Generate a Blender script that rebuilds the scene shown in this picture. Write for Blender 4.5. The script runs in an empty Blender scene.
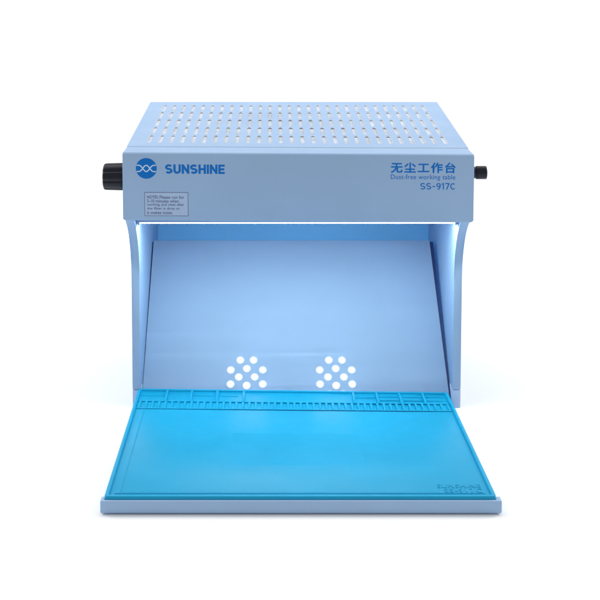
import bpy, bmesh, math, random
from mathutils import Vector, Matrix

# ---------------------------------------------------------------- scene, camera, light
scene = bpy.context.scene
C = scene.collection
MM = 0.001

cam_d = bpy.data.cameras.new('camera')
cam = bpy.data.objects.new('camera', cam_d)
C.objects.link(cam)
scene.camera = cam
cam_d.sensor_width = 36.0
cam_d.lens = 1234.3 * 36.0 / 600.0
cam_d.shift_x = (300 - 271.7) / 600.0
cam_d.shift_y = -(300 - 55.1) / 600.0
cam_d.clip_start = 0.05
cam_d.clip_end = 200.0
cam.location = (-28.8 * MM, -1320 * MM, 524.7 * MM)
cam.rotation_euler = (math.pi / 2 - 0.0818, 0, 0)

world = bpy.data.worlds.new('World')
scene.world = world
world.use_nodes = True
wb = world.node_tree.nodes['Background']
wb.inputs['Color'].default_value = (1.0, 1.0, 1.0, 1)
wb.inputs['Strength'].default_value = 0.53


def area(name, loc, target, size, power, color=(1, 1, 1), size_y=None):
    d = bpy.data.lights.new(name, 'AREA')
    d.energy = power
    d.color = color
    d.size = size
    if size_y:
        d.shape = 'RECTANGLE'
        d.size_y = size_y
    o = bpy.data.objects.new(name, d)
    C.objects.link(o)
    o.location = loc
    o.rotation_euler = (Vector(target) - Vector(loc)).to_track_quat('-Z', 'Y').to_euler()
    return o


area('overhead_softbox', (0.0, 1.0, 2.3), (0, 0.0, 0.0), 2.0, 7.5, (1.0, 1.0, 1.0))
area('left_fill', (-1.7, 0.45, 1.3), (-0.3, 0.1, 0.0), 1.3, 23.0, (1.0, 1.0, 1.0))  # added fill lamp, lifts the floor on this side
area('right_fill', (1.7, 0.45, 1.3), (0.3, 0.1, 0.0), 1.3, 22.0, (1.0, 1.0, 1.0))  # added like the left one, brightens the floor beside the bench
area('backdrop_fill', (0.0, 0.9, 2.6), (0, 2.6, 0.6), 7.0, 34.0, (1.0, 1.0, 1.0), 0.6)  # unseen lamp added to whiten the backdrop

scene.view_settings.view_transform = 'Standard'
scene.view_settings.look = 'None'
scene.view_settings.exposure = 0.0
scene.view_settings.gamma = 1.0
scene.cycles.max_bounces = 16
scene.cycles.diffuse_bounces = 8
scene.cycles.sample_clamp_indirect = 8.0
scene.cycles.use_denoising = True


# ---------------------------------------------------------------- materials
def new_mat(name):
    m = bpy.data.materials.new(name)
    m.use_nodes = True
    nt = m.node_tree
    return m, nt, nt.nodes['Principled BSDF']


def noise(nt, scale, detail=3.0, rough=0.55):
    tc = nt.nodes.new('ShaderNodeTexCoord')
    n = nt.nodes.new('ShaderNodeTexNoise')
    n.inputs['Scale'].default_value = scale
    n.inputs['Detail'].default_value = detail
    n.inputs['Roughness'].default_value = rough
    nt.links.new(tc.outputs['Object'], n.inputs['Vector'])
    return n


def add_bump(nt, b, scale, strength, dist):
    n = noise(nt, scale)
    bp = nt.nodes.new('ShaderNodeBump')
    bp.inputs['Strength'].default_value = strength
    bp.inputs['Distance'].default_value = dist
    nt.links.new(n.outputs['Fac'], bp.inputs['Height'])
    nt.links.new(bp.outputs['Normal'], b.inputs['Normal'])


def vary(nt, b, col, amount, scale):
    n = noise(nt, scale, 4.0)
    r = nt.nodes.new('ShaderNodeValToRGB')
    r.color_ramp.elements[0].position = 0.3
    r.color_ramp.elements[1].position = 0.7
    r.color_ramp.elements[0].color = tuple(c * (1 - amount) for c in col) + (1,)
    r.color_ramp.elements[1].color = tuple(min(1, c * (1 + amount)) for c in col) + (1,)
    nt.links.new(n.outputs['Fac'], r.inputs['Fac'])
    nt.links.new(r.outputs['Color'], b.inputs['Base Color'])


def rough_vary(nt, b, lo, hi, scale):
    n = noise(nt, scale, 6.0, 0.65)
    r = nt.nodes.new('ShaderNodeMapRange')
    r.inputs['From Min'].default_value = 0.3
    r.inputs['From Max'].default_value = 0.7
    r.inputs['To Min'].default_value = lo
    r.inputs['To Max'].default_value = hi
    nt.links.new(n.outputs['Fac'], r.inputs['Value'])
    nt.links.new(r.outputs['Result'], b.inputs['Roughness'])


def paint(name, col, rough=0.5, spec=0.25, bump=0.14):
    m, nt, b = new_mat(name)
    vary(nt, b, col, 0.025, 14.0)
    b.inputs['Roughness'].default_value = rough
    b.inputs['Specular IOR Level'].default_value = spec
    rough_vary(nt, b, rough - 0.08, rough + 0.1, 22.0)
    add_bump(nt, b, 900.0, bump, 0.0003)
    return m


def plain(name, col, rough=0.5, spec=0.5, metallic=0.0):
    m, nt, b = new_mat(name)
    vary(nt, b, col, 0.03, 60.0)
    b.inputs['Roughness'].default_value = rough
    b.inputs['Specular IOR Level'].default_value = spec
    b.inputs['Metallic'].default_value = metallic
    return m


def emit(name, col, strength):
    m, nt, b = new_mat(name)
    b.inputs['Base Color'].default_value = col + (1,)
    b.inputs['Emission Color'].default_value = col + (1,)
    b.inputs['Emission Strength'].default_value = strength
    return m


M_PAINT = paint('blue_grey_paint', (0.305, 0.450, 0.665))
M_BACK = paint('glow_tinted_blue', (0.23, 0.57, 0.85))  # blue glow of the lit interior put into the panel colour
M_PANEL = paint('inner_panel_paint', (0.44, 0.61, 0.80), 0.75, 0.06)
M_FOOT = paint('foot_bounce_tint', (0.38, 0.52, 0.75))  # lighter than the body: light bounced off the mat put into the colour
M_CUT = plain('bare_cut_edge', (0.80, 0.84, 0.88), 0.35, 0.6)
M_FILTER, nt, b = new_mat('white_filter_paper')
vary(nt, b, (0.64, 0.68, 0.74), 0.18, 55.0)
b.inputs['Roughness'].default_value = 0.85
b.inputs['Specular IOR Level'].default_value = 0.15
M_INK = plain('blue_ink', (0.002, 0.15, 0.52), 0.5, 0.15)
M_PALE = plain('pale_blue_ink', (0.50, 0.64, 0.84), 0.45, 0.4)
M_LABEL = plain('label_film', (0.39, 0.52, 0.74), 0.4, 0.35)
M_LABINK = plain('label_ink', (0.07, 0.10, 0.20), 0.5, 0.4)
M_BLACK = plain('black_plastic', (0.005, 0.006, 0.014), 0.3, 0.3)
M_DARK = plain('navy_gap_shade', (0.02, 0.035, 0.12), 0.6, 0.3)
M_BAR = emit('strip_light', (0.88, 1.0, 0.985), 23.0)
M_LED = emit('led_glow', (0.92, 0.98, 1.0), 5.0)
M_HALO = emit('led_halo_inner', (0.88, 0.97, 1.0), 1.0)  # halo of the leds, made as emissive rings
M_HALO2 = emit('led_halo_outer', (0.58, 0.80, 1.0), 1.0)
for m in (M_HALO, M_HALO2):
    m.node_tree.nodes['Principled BSDF'].inputs['Base Color'].default_value = (0.02, 0.02, 0.02, 1)
    m.node_tree.nodes['Principled BSDF'].inputs['Specular IOR Level'].default_value = 0.0

M_MAT, nt, b = new_mat('blue_silicone')
vary(nt, b, (0.002, 0.305, 0.54), 0.03, 18.0)
b.inputs['Roughness'].default_value = 0.42
b.inputs['Specular IOR Level'].default_value = 0.22
rough_vary(nt, b, 0.36, 0.52, 16.0)
add_bump(nt, b, 1100.0, 0.2, 0.0003)

M_FLOOR, nt, b = new_mat('white_seamless_paper')
vary(nt, b, (0.93, 0.93, 0.93), 0.004, 3.0)
b.inputs['Roughness'].default_value = 0.9
b.inputs['Specular IOR Level'].default_value = 0.1


# ---------------------------------------------------------------- mesh helpers (all sizes in mm)
def link(name, bm, mats, parent=None, smooth=True, angle=35):
    bmesh.ops.recalc_face_normals(bm, faces=bm.faces[:])
    bmesh.ops.scale(bm, vec=(MM, MM, MM), verts=bm.verts[:])
    me = bpy.data.meshes.new(name)
    bm.to_mesh(me)
    bm.free()
    for m in (mats if isinstance(mats, (list, tuple)) else [mats]):
        me.materials.append(m)
    if smooth:
        for p in me.polygons:
            p.use_smooth = True
        me.set_sharp_from_angle(angle=math.radians(angle))
    o = bpy.data.objects.new(name, me)
    C.objects.link(o)
    if parent is not None:
        o.parent = parent
    return o


def thing(name, label, cat, group=None):
    o = bpy.data.objects.new(name, None)
    C.objects.link(o)
    o.empty_display_size = 0.05
    o['label'] = label
    o['category'] = cat
    if group:
        o['group'] = group
    return o


def box(bm, x0, x1, y0, y1, z0, z1, bev=0.0, seg=2):
    r = bmesh.ops.create_cube(bm, size=1.0)
    vs = r['verts']
    for v in vs:
        v.co = Vector((x0 + (v.co.x + 0.5) * (x1 - x0),
                       y0 + (v.co.y + 0.5) * (y1 - y0),
                       z0 + (v.co.z + 0.5) * (z1 - z0)))
    if bev > 0:
        es = list({e for v in vs for e in v.link_edges})
        bmesh.ops.bevel(bm, geom=es, offset=bev, segments=seg, profile=0.5, affect='EDGES')


def extrude_x(bm, prof, x0, x1, bev=0.0, seg=2):
    """Closed (y, z) outline extruded along x."""
    a = [bm.verts.new((x0, y, z)) for y, z in prof]
    c = [bm.verts.new((x1, y, z)) for y, z in prof]
    fa = bm.faces.new(a)
    fc = bm.faces.new(list(reversed(c)))
    n = len(prof)
    for i in range(n):
        j = (i + 1) % n
        bm.faces.new((a[j], a[i], c[i], c[j]))
    if bev > 0:
        es = list(fa.edges) + list(fc.edges)
        bmesh.ops.bevel(bm, geom=es, offset=bev, segments=seg, profile=0.5, affect='EDGES')


def cyl_x(bm, x0, x1, cy, cz, r, seg=48, bev=0.0):
    r_ = bmesh.ops.create_cone(bm, cap_ends=True, segments=seg, radius1=r, radius2=r, depth=x1 - x0,
                               matrix=Matrix.Translation(((x0 + x1) / 2, cy, cz)) @ Matrix.Rotation(math.pi / 2, 4, 'Y'))
    if bev > 0:
        es = [e for e in {e for v in r_['verts'] for e in v.link_edges}
              if len(e.link_faces) == 2 and any(len(f.verts) > 4 for f in e.link_faces)]
        bmesh.ops.bevel(bm, geom=es, offset=bev, segments=3, profile=0.5, affect='EDGES')


HOOD_D = 307.0


def tilt(x, y):
    """The hood sits a hair lower on its right front corner."""
    return -0.006 * x * (1 - min(max(y, 0), HOOD_D) / HOOD_D)


def tilt_bm(bm):
    for v in bm.verts:
        v.co.z += tilt(v.co.x, v.co.y)


def text_mesh(name, body, rect, depth, mat, parent, offset=0.0, spacing=1.0, align_lines=False, y=-0.0, plane='front'):
    """Lettering as a mesh, fitted to rect=(x0,x1,low,high) on the hood front (x,z) or flat on the mat (x,y)."""
    cu = bpy.data.curves.new(name, 'FONT')
    cu.body = body
    cu.size = 10.0
    cu.offset = offset
    cu.space_character = spacing
    cu.fill_mode = 'FRONT' if depth == 0 else 'BOTH'
    cu.extrude = 0.5
    cu.resolution_u = 4
    tmp = bpy.data.objects.new(name, cu)
    C.objects.link(tmp)
    dg = bpy.context.evaluated_depsgraph_get()
    me = bpy.data.meshes.new_from_object(tmp.evaluated_get(dg))
    bpy.data.objects.remove(tmp)
    xs = [v.co.x for v in me.vertices]
    ys = [v.co.y for v in me.vertices]
    x0, x1, lo, hi = rect
    ax, bx, ay, by = min(xs), max(xs), min(ys), max(ys)
    for v in me.vertices:
        X = x0 + (v.co.x - ax) / (bx - ax) * (x1 - x0)
        Y = lo + (v.co.y - ay) / (by - ay) * (hi - lo)
        d = depth if v.co.z > 0 else -0.02
        if plane == 'front':
            v.co = Vector((X, y - d, Y + tilt(X, 0))) * MM
        else:
            v.co = Vector((X, Y, y + d)) * MM
    me.materials.clear()
    me.materials.append(mat)
    me.name = name
    o = bpy.data.objects.new(name, me)
    C.objects.link(o)
    o.parent = parent
    return o


# ---------------------------------------------------------------- the surface
bm = bmesh.new()
prof = [(-5000.0, 0.0), (1500.0, 0.0)]
prof += [(1500.0 + 900.0 * math.sin(math.radians(a)), 900.0 - 900.0 * math.cos(math.radians(a))) for a in range(6, 91, 6)]
prof += [(2400.0, 4200.0)]
la = [bm.verts.new((-4000.0, y, z)) for y, z in prof]
lb = [bm.verts.new((4000.0, y, z)) for y, z in prof]
for k in range(len(prof) - 1):
    bm.faces.new((la[k], lb[k], lb[k + 1], la[k + 1]))
floor = link('floor', bm, M_FLOOR)
floor['kind'] = 'structure'

# ---------------------------------------------------------------- the workbench
bench = thing('workbench', 'pale blue metal dust free workbench with slotted hood, lit interior and black side knobs', 'workbench')

ZB, ZT = 235.0, 310.0          # hood bottom and top at its front


def top_z(y):
    return 311.0 + (y - 37.0) * (18.0 / 270.0)


# hood: front plate folded over into a narrow top strip, two side plates and a back plate
bm = bmesh.new()
R = 3.2
prof = [(0, ZB + 1.0), (0.3, ZB + 0.3), (1.0, ZB)]
prof = [(1.6, ZB), (0.5, ZB + 0.5), (0, ZB + 1.6)]
prof += [(R - R * math.cos(a), ZT - R + R * math.sin(a)) for a in [math.pi / 2 * k / 6 for k in range(7)]]
prof += [(37.0, 310.45), (38.0, 309.0), (4.6, 306.9), (2.6, 305.5), (2.4, ZB)]
extrude_x(bm, prof, -190.2, 190.2, 0.9, 2)
for sx in (-1, 1):
    for co, no in (((sx * 187.8, 0, ZB), (sx, 0, -1)), ((sx * 189.3, 0, ZB), (sx * 2.4, 0, -1)), ((sx * 186.6, 0, ZB), (sx, 0, -2.4)),
                   ((sx * 188.8, 0, ZT + .4), (sx, 0, 1))):
        cut = bmesh.ops.bisect_plane(bm, geom=bm.verts[:] + bm.edges[:] + bm.faces[:], plane_co=co, plane_no=no, clear_outer=True)
        bmesh.ops.holes_fill(bm, edges=[e for e in cut['geom_cut'] if isinstance(e, bmesh.types.BMEdge)], sides=0)
for s in (-1, 1):
    sp = [(2.6, ZB + 4.5), (2.6, 306.0), (37, 308.0), (306.0, top_z(306) - 2.0), (306.0, ZB + 4.5)]
    a, b_ = (-190.1, -188.6) if s < 0 else (188.6, 190.1)
    extrude_x(bm, sp, a, b_)
box(bm, -190.15, 190.15, 306.2, 307.8, ZB, top_z(306) - 0.6)
tilt_bm(bm)
link('hood', bm, M_PAINT, bench)

# slotted cover plate
bm = bmesh.new()
NX, NY = 28, 5
X0, PX = -173.7, 12.42
Y0, PY = 53.5, 46.9
SW, SL = 4.5, 40.5


def slot_outline(cx, cy):
    r = SW / 2
    pts = []
    quads = [(cx + r * 0, cy + SL / 2 - r, 0), ]
    # four runs: right side up, back cap, left side down, front cap
    out = []
    for k in range(0, 9):      # back cap from +x to -x
        a = math.pi * k / 8
        out.append((cx + r * math.cos(a), cy + SL / 2 - r + r * math.sin(a)))
    for k in range(0, 9):      # front cap from -x to +x
        a = math.pi + math.pi * k / 8
        out.append((cx + r * math.cos(a), cy - SL / 2 + r + r * math.sin(a)))
    return out


rnd = random.Random(4)
grid = {}


def gv(i, j):
    if (i, j) not in grid:
        x, y = X0 + i * PX, Y0 + j * PY
        grid[(i, j)] = bm.verts.new((x, y, top_z(y)))
    return grid[(i, j)]


for i in range(NX):
    for j in range(NY):
        a, b_, c, d = gv(i, j), gv(i + 1, j), gv(i + 1, j + 1), gv(i, j + 1)
        cx, cy = X0 + (i + .5) * PX, Y0 + (j + .5) * PY
        o = slot_outline(cx, cy)
        v = [bm.verts.new((x, y, top_z(y))) for x, y in o]
        # v[0]=back right, v[4]=back tip, v[8]=back left, v[9]=front left, v[13]=front tip, v[17]=front right
        for f in ((b_, c, v[2], v[1], v[0], v[17], v[16], v[15]),
                  (c, d, v[6], v[5], v[4], v[3], v[2]),
                  (d, a, v[11], v[10], v[9], v[8], v[7], v[6]),
                  (a, b_, v[15], v[14], v[13], v[12], v[11])):
            bm.faces.new(f)
        w = [bm.verts.new((p.co.x, p.co.y, p.co.z - 1.2)) for p in v]
        n = len(v)
        for k in range(n):
            f = bm.faces.new((v[k], v[(k + 1) % n], w[(k + 1) % n], w[k]))
            f.material_index = 1
xa, xb = -189.6, 190.4
ya, yb = 37.02, 306.9


def corner(x, y):
    return bm.verts.new((x, y, top_z(y)))


pa, pb, pc, pd = corner(xa, ya), corner(xb - 1, ya), corner(xb, yb), corner(xa, yb)
fr = [gv(i, 0) for i in range(NX + 1)]
bk = [gv(i, NY) for i in range(NX + 1)]
lf = [gv(0, j) for j in range(NY + 1)]
rt = [gv(NX, j) for j in range(NY + 1)]
bm.faces.new([pa, pb] + list(reversed(fr)))
bm.faces.new([pb, pc] + list(reversed(rt)))
bm.faces.new([pc, pd] + bk)
bm.faces.new([pd, pa] + lf)
riser = [bm.verts.new((t.co.x, t.co.y, t.co.z - 0.9)) for t in (pa, pb)]
f = bm.faces.new((pa, riser[0], riser[1], pb))
f.material_index = 1
for p, q in ((pb, pc), (pc, pd), (pd, pa)):
    e = [bm.verts.new((t.co.x, t.co.y, t.co.z - 2.0)) for t in (p, q)]
    bm.faces.new((p, q, e[1], e[0]))
tilt_bm(bm)
link('vent_plate', bm, [M_PAINT, M_CUT], bench, smooth=False)

# filter under the slots
bm = bmesh.new()
extrude_x(bm, [(40, top_z(40) - 14), (40, top_z(40) - 1.5), (304, top_z(304) - 1.5), (304, top_z(304) - 14)], -182, 182)
tilt_bm(bm)
link('air_filter', bm, M_FILTER, bench, smooth=False)

# side panels: 9.5 mm thick, front edge sweeping back in a curve below the hood
FY = 73.0
ctrl = [(16, 234.6), (24, 229.6), (37, 221), (49, 210.5), (59, 199), (66.5, 186), (71, 173), (FY - 0.5, 160), (FY, 148)]
prof = ctrl + [(FY, 22.0), (306, 22.0), (306, 234.6)]
for x0, x1 in ((-190.0, -180.6), (180.6, 190.0)):
    bm = bmesh.new()
    extrude_x(bm, prof, x0, x1, 0.9, 2)
    link('side_panel', bm, M_PAINT, bench)
for x0, x1 in ((-190.0, -180.6), (180.6, 190.0)):
    bm = bmesh.new()
    box(bm, x0, x1, FY, 306, 0.0, 21.4, 0.8)
    link('side_foot', bm, M_FOOT, bench)

# back and ceiling of the cabinet
bm = bmesh.new()
box(bm, -180.4, 180.4, 302, 305.5, 0.4, 234.4)
link('back_panel', bm, M_BACK, bench, smooth=False)
bm = bmesh.new()
box(bm, -188.4, 188.4, 3.0, 305.8, 236.5, 238.0)
tilt_bm(bm)
link('ceiling_panel', bm, M_PAINT, bench, smooth=False)

# sloping inner panel
P_LO_L, P_LO_R = Vector((-180.2, 78.0, 3.0)), Vector((178.9, 78.0, 3.0))
P_UP_L, P_UP_R = Vector((-178.9, 225.0, 160.5)), Vector((171.8, 225.0, 160.5))
slope = (P_UP_L - P_LO_L)
slope_dir = Vector((0, 147.0, 157.5)).normalized()
nrm = Vector((0, -slope_dir.z, slope_dir.y))
bm = bmesh.new()
N = 24
rows = []
for k in range(N + 1):
    t = k / N
    l = P_LO_L.lerp(P_UP_L, t)
    r = P_LO_R.lerp(P_UP_R, t)
    rows.append((bm.verts.new(l), bm.verts.new(r)))
# folded-over top lip
for dy, dz in ((1.2, 0.9), (3.0, 0.6), (4.0, -1.2), (4.4, -14.0)):
    rows.append((bm.verts.new(P_UP_L + Vector((0, dy, dz))), bm.verts.new(P_UP_R + Vector((0, dy, dz)))))
for (a, b_), (c, d) in zip(rows, rows[1:]):
    bm.faces.new((a, b_, d, c))
r = bmesh.ops.solidify(bm, geom=bm.faces[:], thickness=1.2)
link('inner_panel', bm, M_PANEL, bench)

# two round clusters of twelve leds on the inner panel
for cx in (-58.3, 47.0):
    ctr = Vector((cx, 78.0, 3.0)) + slope_dir * 33.0
    bm = bmesh.new()
    ring = []
    spots = [(20.5 * math.cos(math.radians(22.5 + 45 * k)), 20.5 * math.sin(math.radians(22.5 + 45 * k))) for k in range(8)]
    spots += [(9.4 * math.cos(math.radians(90 * k)), 9.4 * math.sin(math.radians(90 * k))) for k in range(4)]
    spots = [(u, w * 1.12) for u, w in spots]
    # stepped glowing rings imitating the halo round each led
    for u, w in spots:
        p = ctr + Vector((u, 0, 0)) + slope_dir * w + nrm * 0.35
        rot = nrm.to_track_quat('Z', 'Y').to_matrix().to_4x4()
        for r1, r2, up_, mi in ((4.7, 4.5, 0.0, 1), (3.8, 3.6, 0.35, 0)):
            n0 = len(bm.faces)
            bmesh.ops.create_cone(bm, cap_ends=True, segments=24, radius1=r1, radius2=r2, depth=0.6,
                                  matrix=Matrix.Translation(p + nrm * up_) @ rot)
            bm.faces.ensure_lookup_table()
            for f in bm.faces[n0:]:
                f.material_index = mi
    cluster = link('led_cluster', bm, [M_HALO, M_HALO2], bench)
    for u, w in spots:
        bm = bmesh.new()
        p = ctr + Vector((u, 0, 0)) + slope_dir * w + nrm * 0.95
        bmesh.ops.create_uvsphere(bm, u_segments=20, v_segments=10, radius=2.9,
                                  matrix=Matrix.Translation(p) @ rot @ Matrix.Diagonal((1, 1, 0.55, 1)))
        link('led', bm, M_LED, cluster)

# strip light on a cross bar between the side panels, just behind the hood front
bm = bmesh.new()
box(bm, -180.4, 180.4, 43.0, 74.0, 224.5, 226.6, 0.5)
box(bm, -180.4, 180.4, 62.0, 65.0, 226.4, 236.2)
for sx in (-1, 1):
    box(bm, sx * 177.9 - 1.2, sx * 177.9 + 1.2, 44.0, 73.0, 221.2, 224.7, 0.8)
bar = link('light_bar', bm, M_PAINT, bench)
bm = bmesh.new()
pr = []
for k in range(17):
    a = math.pi + math.pi * k / 16
    pr.append((58.5 + 14.5 * math.cos(a), 224.6 + 3.0 * math.sin(a)))
extrude_x(bm, pr, -176.6, 176.6)
link('diffuser', bm, M_BAR, bar)

# dark strips added as the shade of the gaps beside the sloping panel
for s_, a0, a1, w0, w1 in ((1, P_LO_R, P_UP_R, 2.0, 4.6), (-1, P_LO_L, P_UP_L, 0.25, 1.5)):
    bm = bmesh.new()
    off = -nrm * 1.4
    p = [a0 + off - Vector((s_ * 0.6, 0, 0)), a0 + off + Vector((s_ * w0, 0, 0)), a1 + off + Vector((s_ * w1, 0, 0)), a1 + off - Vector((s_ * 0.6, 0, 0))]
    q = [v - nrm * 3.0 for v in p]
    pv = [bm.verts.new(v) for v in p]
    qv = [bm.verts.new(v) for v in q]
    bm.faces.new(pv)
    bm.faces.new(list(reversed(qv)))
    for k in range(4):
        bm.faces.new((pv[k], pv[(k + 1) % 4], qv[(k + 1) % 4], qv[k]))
    link('gap_shade_strip', bm, M_DARK, bench, smooth=False)

def wedge(o, taper=True):
    """The tray rises a little towards the cabinet and narrows to pass between its feet."""
    for v in o.data.vertices:
        x, y = v.co.x / MM, v.co.y / MM
        t = min(max((y + 190.0) / 263.0, 0.0), 1.0)
        if taper:
            v.co.x = (x + (1 - t) * (3.4 if x > 0 else -0.6) * abs(x) / 180.0 + t * (-4.0 if x > 0 else 2.4) * abs(x) / 180.0) * MM
        v.co.z += (4.4 * t - 0.012 * x * t) * MM if v.co.z > 4 * MM else 0.0
    return o


# base tray: slab with a deeper front bar
bm = bmesh.new()
box(bm, -186.8, 179.6, -190.6, 74.5, 1.8, 12.8, 0.8)
box(bm, -189.2, 183.8, -201.0, -190.4, 1.4, 13.4, 1.2, 3)
wedge(link('base_tray', bm, M_PAINT, bench))

# fluted knob on the left side
bm = bmesh.new()
kc_y, kc_z = 45.0, 276.4
NF = 72
prev = None
rings = []
for x, k in ((-190.3, 0.80), (-194.0, 0.82), (-194.5, 0.98), (-196.0, 1.0), (-213.5, 0.97), (-215.6, 0.93), (-216.6, 0.84)):
    rg = []
    for q in range(NF):
        a = 2 * math.pi * q / NF
        fl = max(0.0, math.cos(8 * a)) ** 3
        rr = 15.4 * k * (1 - (0.085 * fl if x < -194.2 else 0))
        rg.append(bm.verts.new((x, kc_y + rr * math.cos(a + .2), kc_z + rr * math.sin(a + .2))))
    rings.append(rg)
for A, B in zip(rings, rings[1:]):
    for q in range(NF):
        bm.faces.new((A[q], A[(q + 1) % NF], B[(q + 1) % NF], B[q]))
bm.faces.new(rings[0])
bm.faces.new(list(reversed(rings[-1])))
kn = link('fluted_knob', bm, M_BLACK, bench)
kn['label'] = 'black fluted speed knob'
# plain round knob on the right side
bm = bmesh.new()
cyl_x(bm, 190.3, 199.5, 45, 281.0, 6.6, 48, 0.4)
cyl_x(bm, 199.2, 211.4, 45, 281.0, 7.5, 48, 1.2)
kn = link('round_knob', bm, M_BLACK, bench)
kn['label'] = 'small smooth black knob'

# ------------------------------------------------ print on the front of the hood
bm = bmesh.new()
LX, LZ, LR = -164.4, 292.6, 11.3
n = 64
f0 = [bm.verts.new((LX + LR * math.cos(2 * math.pi * k / n), -0.10, LZ + LR * math.sin(2 * math.pi * k / n))) for k in range(n)]
f1 = [bm.verts.new((v.co.x, 0.02, v.co.z)) for v in f0]
bm.faces.new(f0)
for k in range(n):
    bm.faces.new((f0[k], f0[(k + 1) % n], f1[(k + 1) % n], f1[k]))
tilt_bm(bm)
logo = link('logo_disc', bm, M_INK, bench, smooth=False)


def wave(sign):
    pts = []
    for k in range(81):
        x = -1 + 2 * k / 80.0
        # flat at the rim, crossing twice, peak in the middle
        ax = abs(x)
        if ax < 0.34:
            z = -0.30 * (1 - ax / 0.34) if True else 0
            z = -0.30 * (math.cos(math.pi / 2 * ax / 0.34))
        else:
            t = min(1.0, (ax - 0.34) / 0.36)
            z = 0.30 * math.sin(math.pi / 2 * t)
        pts.append((x, sign * z))
    return pts


bm = bmesh.new()
for sgn, dep in ((1, -0.16), (-1, -0.22)):
    pts = [(x * LR, z * LR) for x, z in wave(sgn) if x * x + z * z < 0.985]
    hw = 0.62
    up, dn = [], []
    for k, (x, z) in enumerate(pts):
        x2, z2 = pts[min(k + 1, len(pts) - 1)]
        x1, z1 = pts[max(k - 1, 0)]
        tx, tz = x2 - x1, z2 - z1
        L = math.hypot(tx, tz)
        nx, nz = -tz / L, tx / L
        up.append(bm.verts.new((LX + x + nx * hw, dep, LZ + z + nz * hw)))
        dn.append(bm.verts.new((LX + x - nx * hw, dep, LZ + z - nz * hw)))
    for k in range(len(pts) - 1):
        bm.faces.new((up[k], up[k + 1], dn[k + 1], dn[k]))
tilt_bm(bm)
link('logo_wave', bm, M_PALE, logo, smooth=False)



def arc(cx, cy, rx, ry, a0, a1, n=14):
    return [(cx + rx * math.cos(math.radians(a0 + (a1 - a0) * k / n)), cy + ry * math.sin(math.radians(a0 + (a1 - a0) * k / n))) for k in range(n + 1)]


def glyph(ch, t):
    """Centre-line strokes of a plain sans letter, cell height 1; returns (strokes, width)."""
    h = t / 2
    lo, hi, mid = h, 1 - h, 0.5
    if ch == 'S':
        w = 0.72
        rx, ry = w / 2 - h, (hi - mid) / 2
        cx = w / 2
        p = arc(cx, mid + ry, rx, ry, 28, 180, 14) + arc(cx, mid + ry, rx * 1.0, ry, 180, 262, 8)[1:]
        q = arc(cx, lo + ry, rx, ry, 82, 0, 8) + arc(cx, lo + ry, rx, ry, 0, -152, 14)[1:]
        return [p + q], w
    if ch == 'U':
        w = 0.72
        r = w / 2 - h
        return [[(h, 1)] + arc(w / 2, lo + r, r, r, 180, 360, 18) + [(w - h, 1)]], w
    if ch == 'N':
        w = 0.74
        return [[(h, 0), (h, 1)], [(w - h, 0), (w - h, 1)], [(h * 1.05, 1 - h * .9), (w - h * 1.05, h * .9)]], w
    if ch == 'H':
        w = 0.72
        return [[(h, 0), (h, 1)], [(w - h, 0), (w - h, 1)], [(t * .9, mid), (w - t * .9, mid)]], w
    if ch == 'I':
        return [[(h, 0), (h, 1)]], t
    if ch == 'E':
        w = 0.62
        return [[(h, 0), (h, 1)], [(t * .9, lo), (w, lo)], [(t * .9, mid), (w * .94, mid)], [(t * .9, hi), (w, hi)]], w
    if ch == '-':
        return [[(0.04, 0.46), (0.44, 0.46)]], 0.48
    if ch == '9':
        w = 0.62
        r = w / 2 - h
        return [arc(w / 2, hi - r, r, r, 0, 360, 28), [(w - h, hi - r)] + arc(w / 2, hi - r, r, hi - r - lo, 0, -100, 16)[1:] + [(w * .26, lo + .03)]], w
    if ch == '1':
        return [[(0.26, 0), (0.26, 1)], [(0.26, 0.97), (0.04, 0.80)]], 0.38
    if ch == '7':
        w = 0.60
        return [[(0.02, hi), (w - h * .6, hi), (0.22, 0)]], w
    if ch == 'C':
        w = 0.74
        return [arc(w / 2 + .02, .5, w / 2 - h, .5 - h, 42, 318, 28)], w


def stroke_text(name, body, rect, t, gap, mat, parent):
    bm = bmesh.new()
    x = 0.0
    lift = 0
    for ch in body:
        strokes, w = glyph(ch, t)
        for st in strokes:
            lift += 1
            n = len(st)
            closed = n > 20 and math.hypot(st[0][0] - st[-1][0], st[0][1] - st[-1][1]) < 1e-4
            L, Rr = [], []
            for k in range(n):
                p0 = st[k - 1] if k > 0 else (st[-2] if closed else None)
                p1 = st[k]
                p2 = st[k + 1] if k < n - 1 else (st[1] if closed else None)
                d1 = (Vector(p1) - Vector(p0)).normalized() if p0 else None
                d2 = (Vector(p2) - Vector(p1)).normalized() if p2 else None
                d1 = d1 or d2
                d2 = d2 or d1
                m = (d1 + d2).normalized()
                nn = Vector((-m.y, m.x))
                k_ = min(2.2, 1.0 / max(0.3, m.dot(d1)))
                L.append(Vector(p1) + nn * (t / 2 * k_))
                Rr.append(Vector(p1) - nn * (t / 2 * k_))
            dep = -0.10 - 0.012 * (lift % 4)
            lv = [bm.verts.new((x + p.x, dep, p.y)) for p in L]
            rv = [bm.verts.new((x + p.x, dep, p.y)) for p in Rr]
            for k in range(n - 1):
                bm.faces.new((lv[k], rv[k], rv[k + 1], lv[k + 1]))
        x += w + gap
    xs = [v.co.x for v in bm.verts]
    zs = [v.co.z for v in bm.verts]
    x0, x1, z0, z1 = rect
    a, b_, c, d = min(xs), max(xs), min(zs), max(zs)
    for v in bm.verts:
        v.co.x = x0 + (v.co.x - a) / (b_ - a) * (x1 - x0)
        v.co.z = z0 + (v.co.z - c) / (d - c) * (z1 - z0)
    tilt_bm(bm)
    return link(name, bm, mat, parent, smooth=False)


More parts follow.
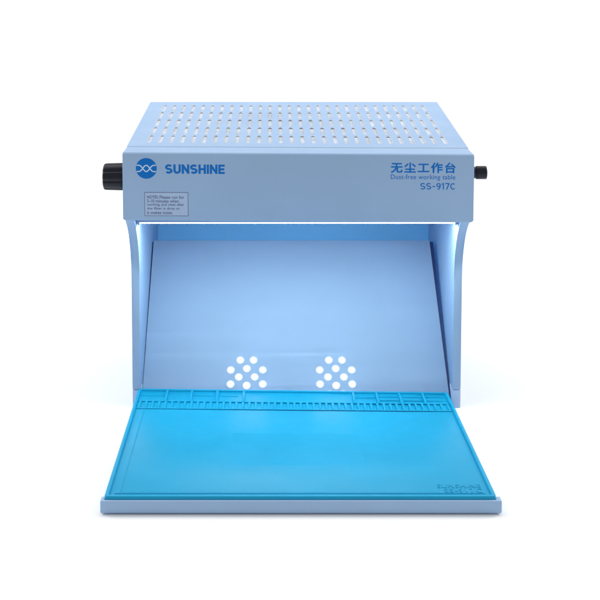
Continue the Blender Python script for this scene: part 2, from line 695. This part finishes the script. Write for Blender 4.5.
stroke_text('brand_lettering', 'SUNSHINE', (-144.1, -79.6, 287.0, 297.2), 0.215, 0.085, M_INK, bench)
stroke_text('type_lettering', 'SS-917C', (132.0, 169.5, 271.2, 278.6), 0.15, 0.12, M_INK, bench)
text_mesh('chinese_lettering', '无尘工作台', (99.8, 170.2, 289.2, 301.0), 0.12, M_INK, bench, offset=0.26, spacing=1.22)
text_mesh('english_lettering', 'Dust-free working table', (100.1, 169.8, 280.9, 287.6), 0.12, M_INK, bench, offset=0.0, spacing=1.05)

# boxed note, a printed film
bm = bmesh.new()
lx0, lx1, lz0, lz1 = -167.0, -118.8, 240.2, 266.9
box(bm, lx0, lx1, -0.14, 0.05, lz0, lz1)
tilt_bm(bm)
note = link('warning_label', bm, M_LABEL, bench, smooth=False)
bm = bmesh.new()
w = 0.55
for x0, x1, z0, z1 in ((lx0 + .3, lx1 - .3, lz1 - .3 - w, lz1 - .3), (lx0 + .3, lx1 - .3, lz0 + .3, lz0 + .3 + w),
                       (lx0 + .3, lx0 + .3 + w, lz0 + .9, lz1 - .9), (lx1 - .3 - w, lx1 - .3, lz0 + .9, lz1 - .9)):
    box(bm, x0, x1, -0.20, -0.13, z0, z1)
tilt_bm(bm)
link('label_border', bm, M_LABINK, note, smooth=False)
lines = [('Please run for', -150.2, -123.5), ('5-10 minutes when', -163.9, -129.5), ('working, and clean after', -163.9, -123.8),
         ('the filter is dirty or', -163.9, -128.2), ('it makes noise.', -163.9, -136.0)]
text_mesh('label_text', 'NOTES:', (-163.9, -151.6, 259.7, 263.0), 0.06, M_LABINK, note, offset=0.16, y=-0.15)
for k, (s, xl, xr) in enumerate(lines):
    zt = 263.0 - k * 4.25
    text_mesh('label_text', s, (xl, xr, zt - 3.5, zt), 0.06, M_LABINK, note, offset=0.10, y=-0.15)

# ---------------------------------------------------------------- the silicone mat
mat = thing('repair_mat', 'bright blue silicone repair mat with raised rim and compartments lying on the tray', 'mat')
mx0, mx1, my0, my1 = -185.6, 179.0, -197.8, 73.0
mb = 12.85


def mx(x, y):
    return x


bm = bmesh.new()
box(bm, mx0, mx1, my0, my1, mb, mb + 2.0, 0.5)
link('mat_sheet', bm, M_MAT, mat)
# slightly higher working field
bm = bmesh.new()
box(bm, mx0 + 8, mx1 - 8, my0 + 8.5, 14.5, mb + 1.6, mb + 2.6, 0.4)
link('work_field', bm, M_MAT, mat)


def rim(bm, x0, x1, y0, y1, z0, z1, wid, rc=5.0):
    """Rounded rectangular raised frame."""
    def outline(d, z):
        pts = []
        r = max(rc - d, 1.2)
        for cx, cy, a0 in ((x1 - d - r, y1 - d - r, 0), (x0 + d + r, y1 - d - r, 90), (x0 + d + r, y0 + d + r, 180), (x1 - d - r, y0 + d + r, 270)):
            for k in range(7):
                a = math.radians(a0 + 15 * k)
                pts.append(bm.verts.new((cx + r * math.cos(a), cy + r * math.sin(a), z)))
        return pts
    loops = [outline(0, z0), outline(0, z1 - 1.2), outline(.35, z1 - .35), outline(1.2, z1), outline(wid - 1.2, z1), outline(wid - .35, z1 - .35),
             outline(wid, z1 - 1.2), outline(wid, z0)]
    for A, B in zip(loops, loops[1:]):
        n = len(A)
        for k in range(n):
            bm.faces.new((A[k], A[(k + 1) % n], B[(k + 1) % n], B[k]))


ZR = mb + 4.0
bm = bmesh.new()
rim(bm, mx0 - .2, mx1 + .2, my0 - .2, my1 + .2, mb + .1, ZR, 4.0)
link('raised_rim', bm, M_MAT, mat)
# compartment walls along the back
cy0, cy1 = 38.5, my1 - 4.0
for x in (-151, -122.3, -92.6, -61.7, 66.6, 94.0, 120.9, 148.4):
    bm = bmesh.new()
    box(bm, x - 1.6, x + 1.6, cy0 - .6, cy1 + .6, mb + 1.8, ZR - 0.3, 0.7)
    link('compartment_wall', bm, M_MAT, mat)
bm = bmesh.new()
box(bm, mx0 + 4, mx1 - 4, cy0 - 1.3, cy0 + 1.3, mb + 1.8, ZR - 0.8, 0.6)
box(bm, mx0 + 4, mx1 - 4, 17.0, 19.4, mb + 1.8, ZR - 1.2, 0.6)
link('long_divider', bm, M_MAT, mat)
for x0, x1, y in ((-180.5, -153, 56), (-120.5, -95, 57), (-90.5, -68, 57),
                  (68.6, 92, 57), (96, 119, 49), (96, 119, 60), (123, 146.5, 49), (123, 146.5, 60), (150.3, 174, 49), (150.3, 174, 60)):
    bm = bmesh.new()
    box(bm, x0, x1, y - .8, y + .8, mb + 1.8, ZR - 1.6, 0.45)
    link('small_divider', bm, M_MAT, mat)
# row of little cells in front of the compartments
bm = bmesh.new()
nT = 48
for k in range(nT + 1):
    x = (mx0 + 6.5) + k * ((mx1 - mx0 - 13.0) / nT)
    box(bm, x - 1.5, x + 1.5, 18.6, cy0 - 0.6, mb + 1.8, ZR - 1.0, 0.6)
link('cell_row', bm, M_MAT, mat)
# embossed ruler lines and marks along the front, and a line down the left
bm = bmesh.new()
fz = mb + 2.5
box(bm, mx0 + 10, mx1 - 10, my0 + 9.2, my0 + 9.8, fz, fz + .35)
box(bm, mx0 + 13, mx0 + 13.8, my0 + 12, 12, fz, fz + .35)
for k in range(150):
    x = mx0 + 15 + 2.0 * k
    L = 5.2 if k % 10 == 0 else (4.0 if k % 5 == 0 else 2.6)
    box(bm, x - .3, x + .3, my0 + 10.0, my0 + 10.0 + L, fz, fz + .35)
link('ruler_marks', bm, M_MAT, mat, smooth=False)
text_mesh('embossed_lettering', 'SUNSHINE', (128, 168.5, -177.5, -169.5), 0.45, M_MAT, mat, offset=0.05, spacing=1.1, y=fz + .1, plane='flat')
text_mesh('embossed_lettering', 'SS-917C', (133, 168.5, -187.3, -179.3), 0.45, M_MAT, mat, offset=0.05, spacing=1.1, y=fz + .1, plane='flat')

for o in list(mat.children):
    wedge(o)
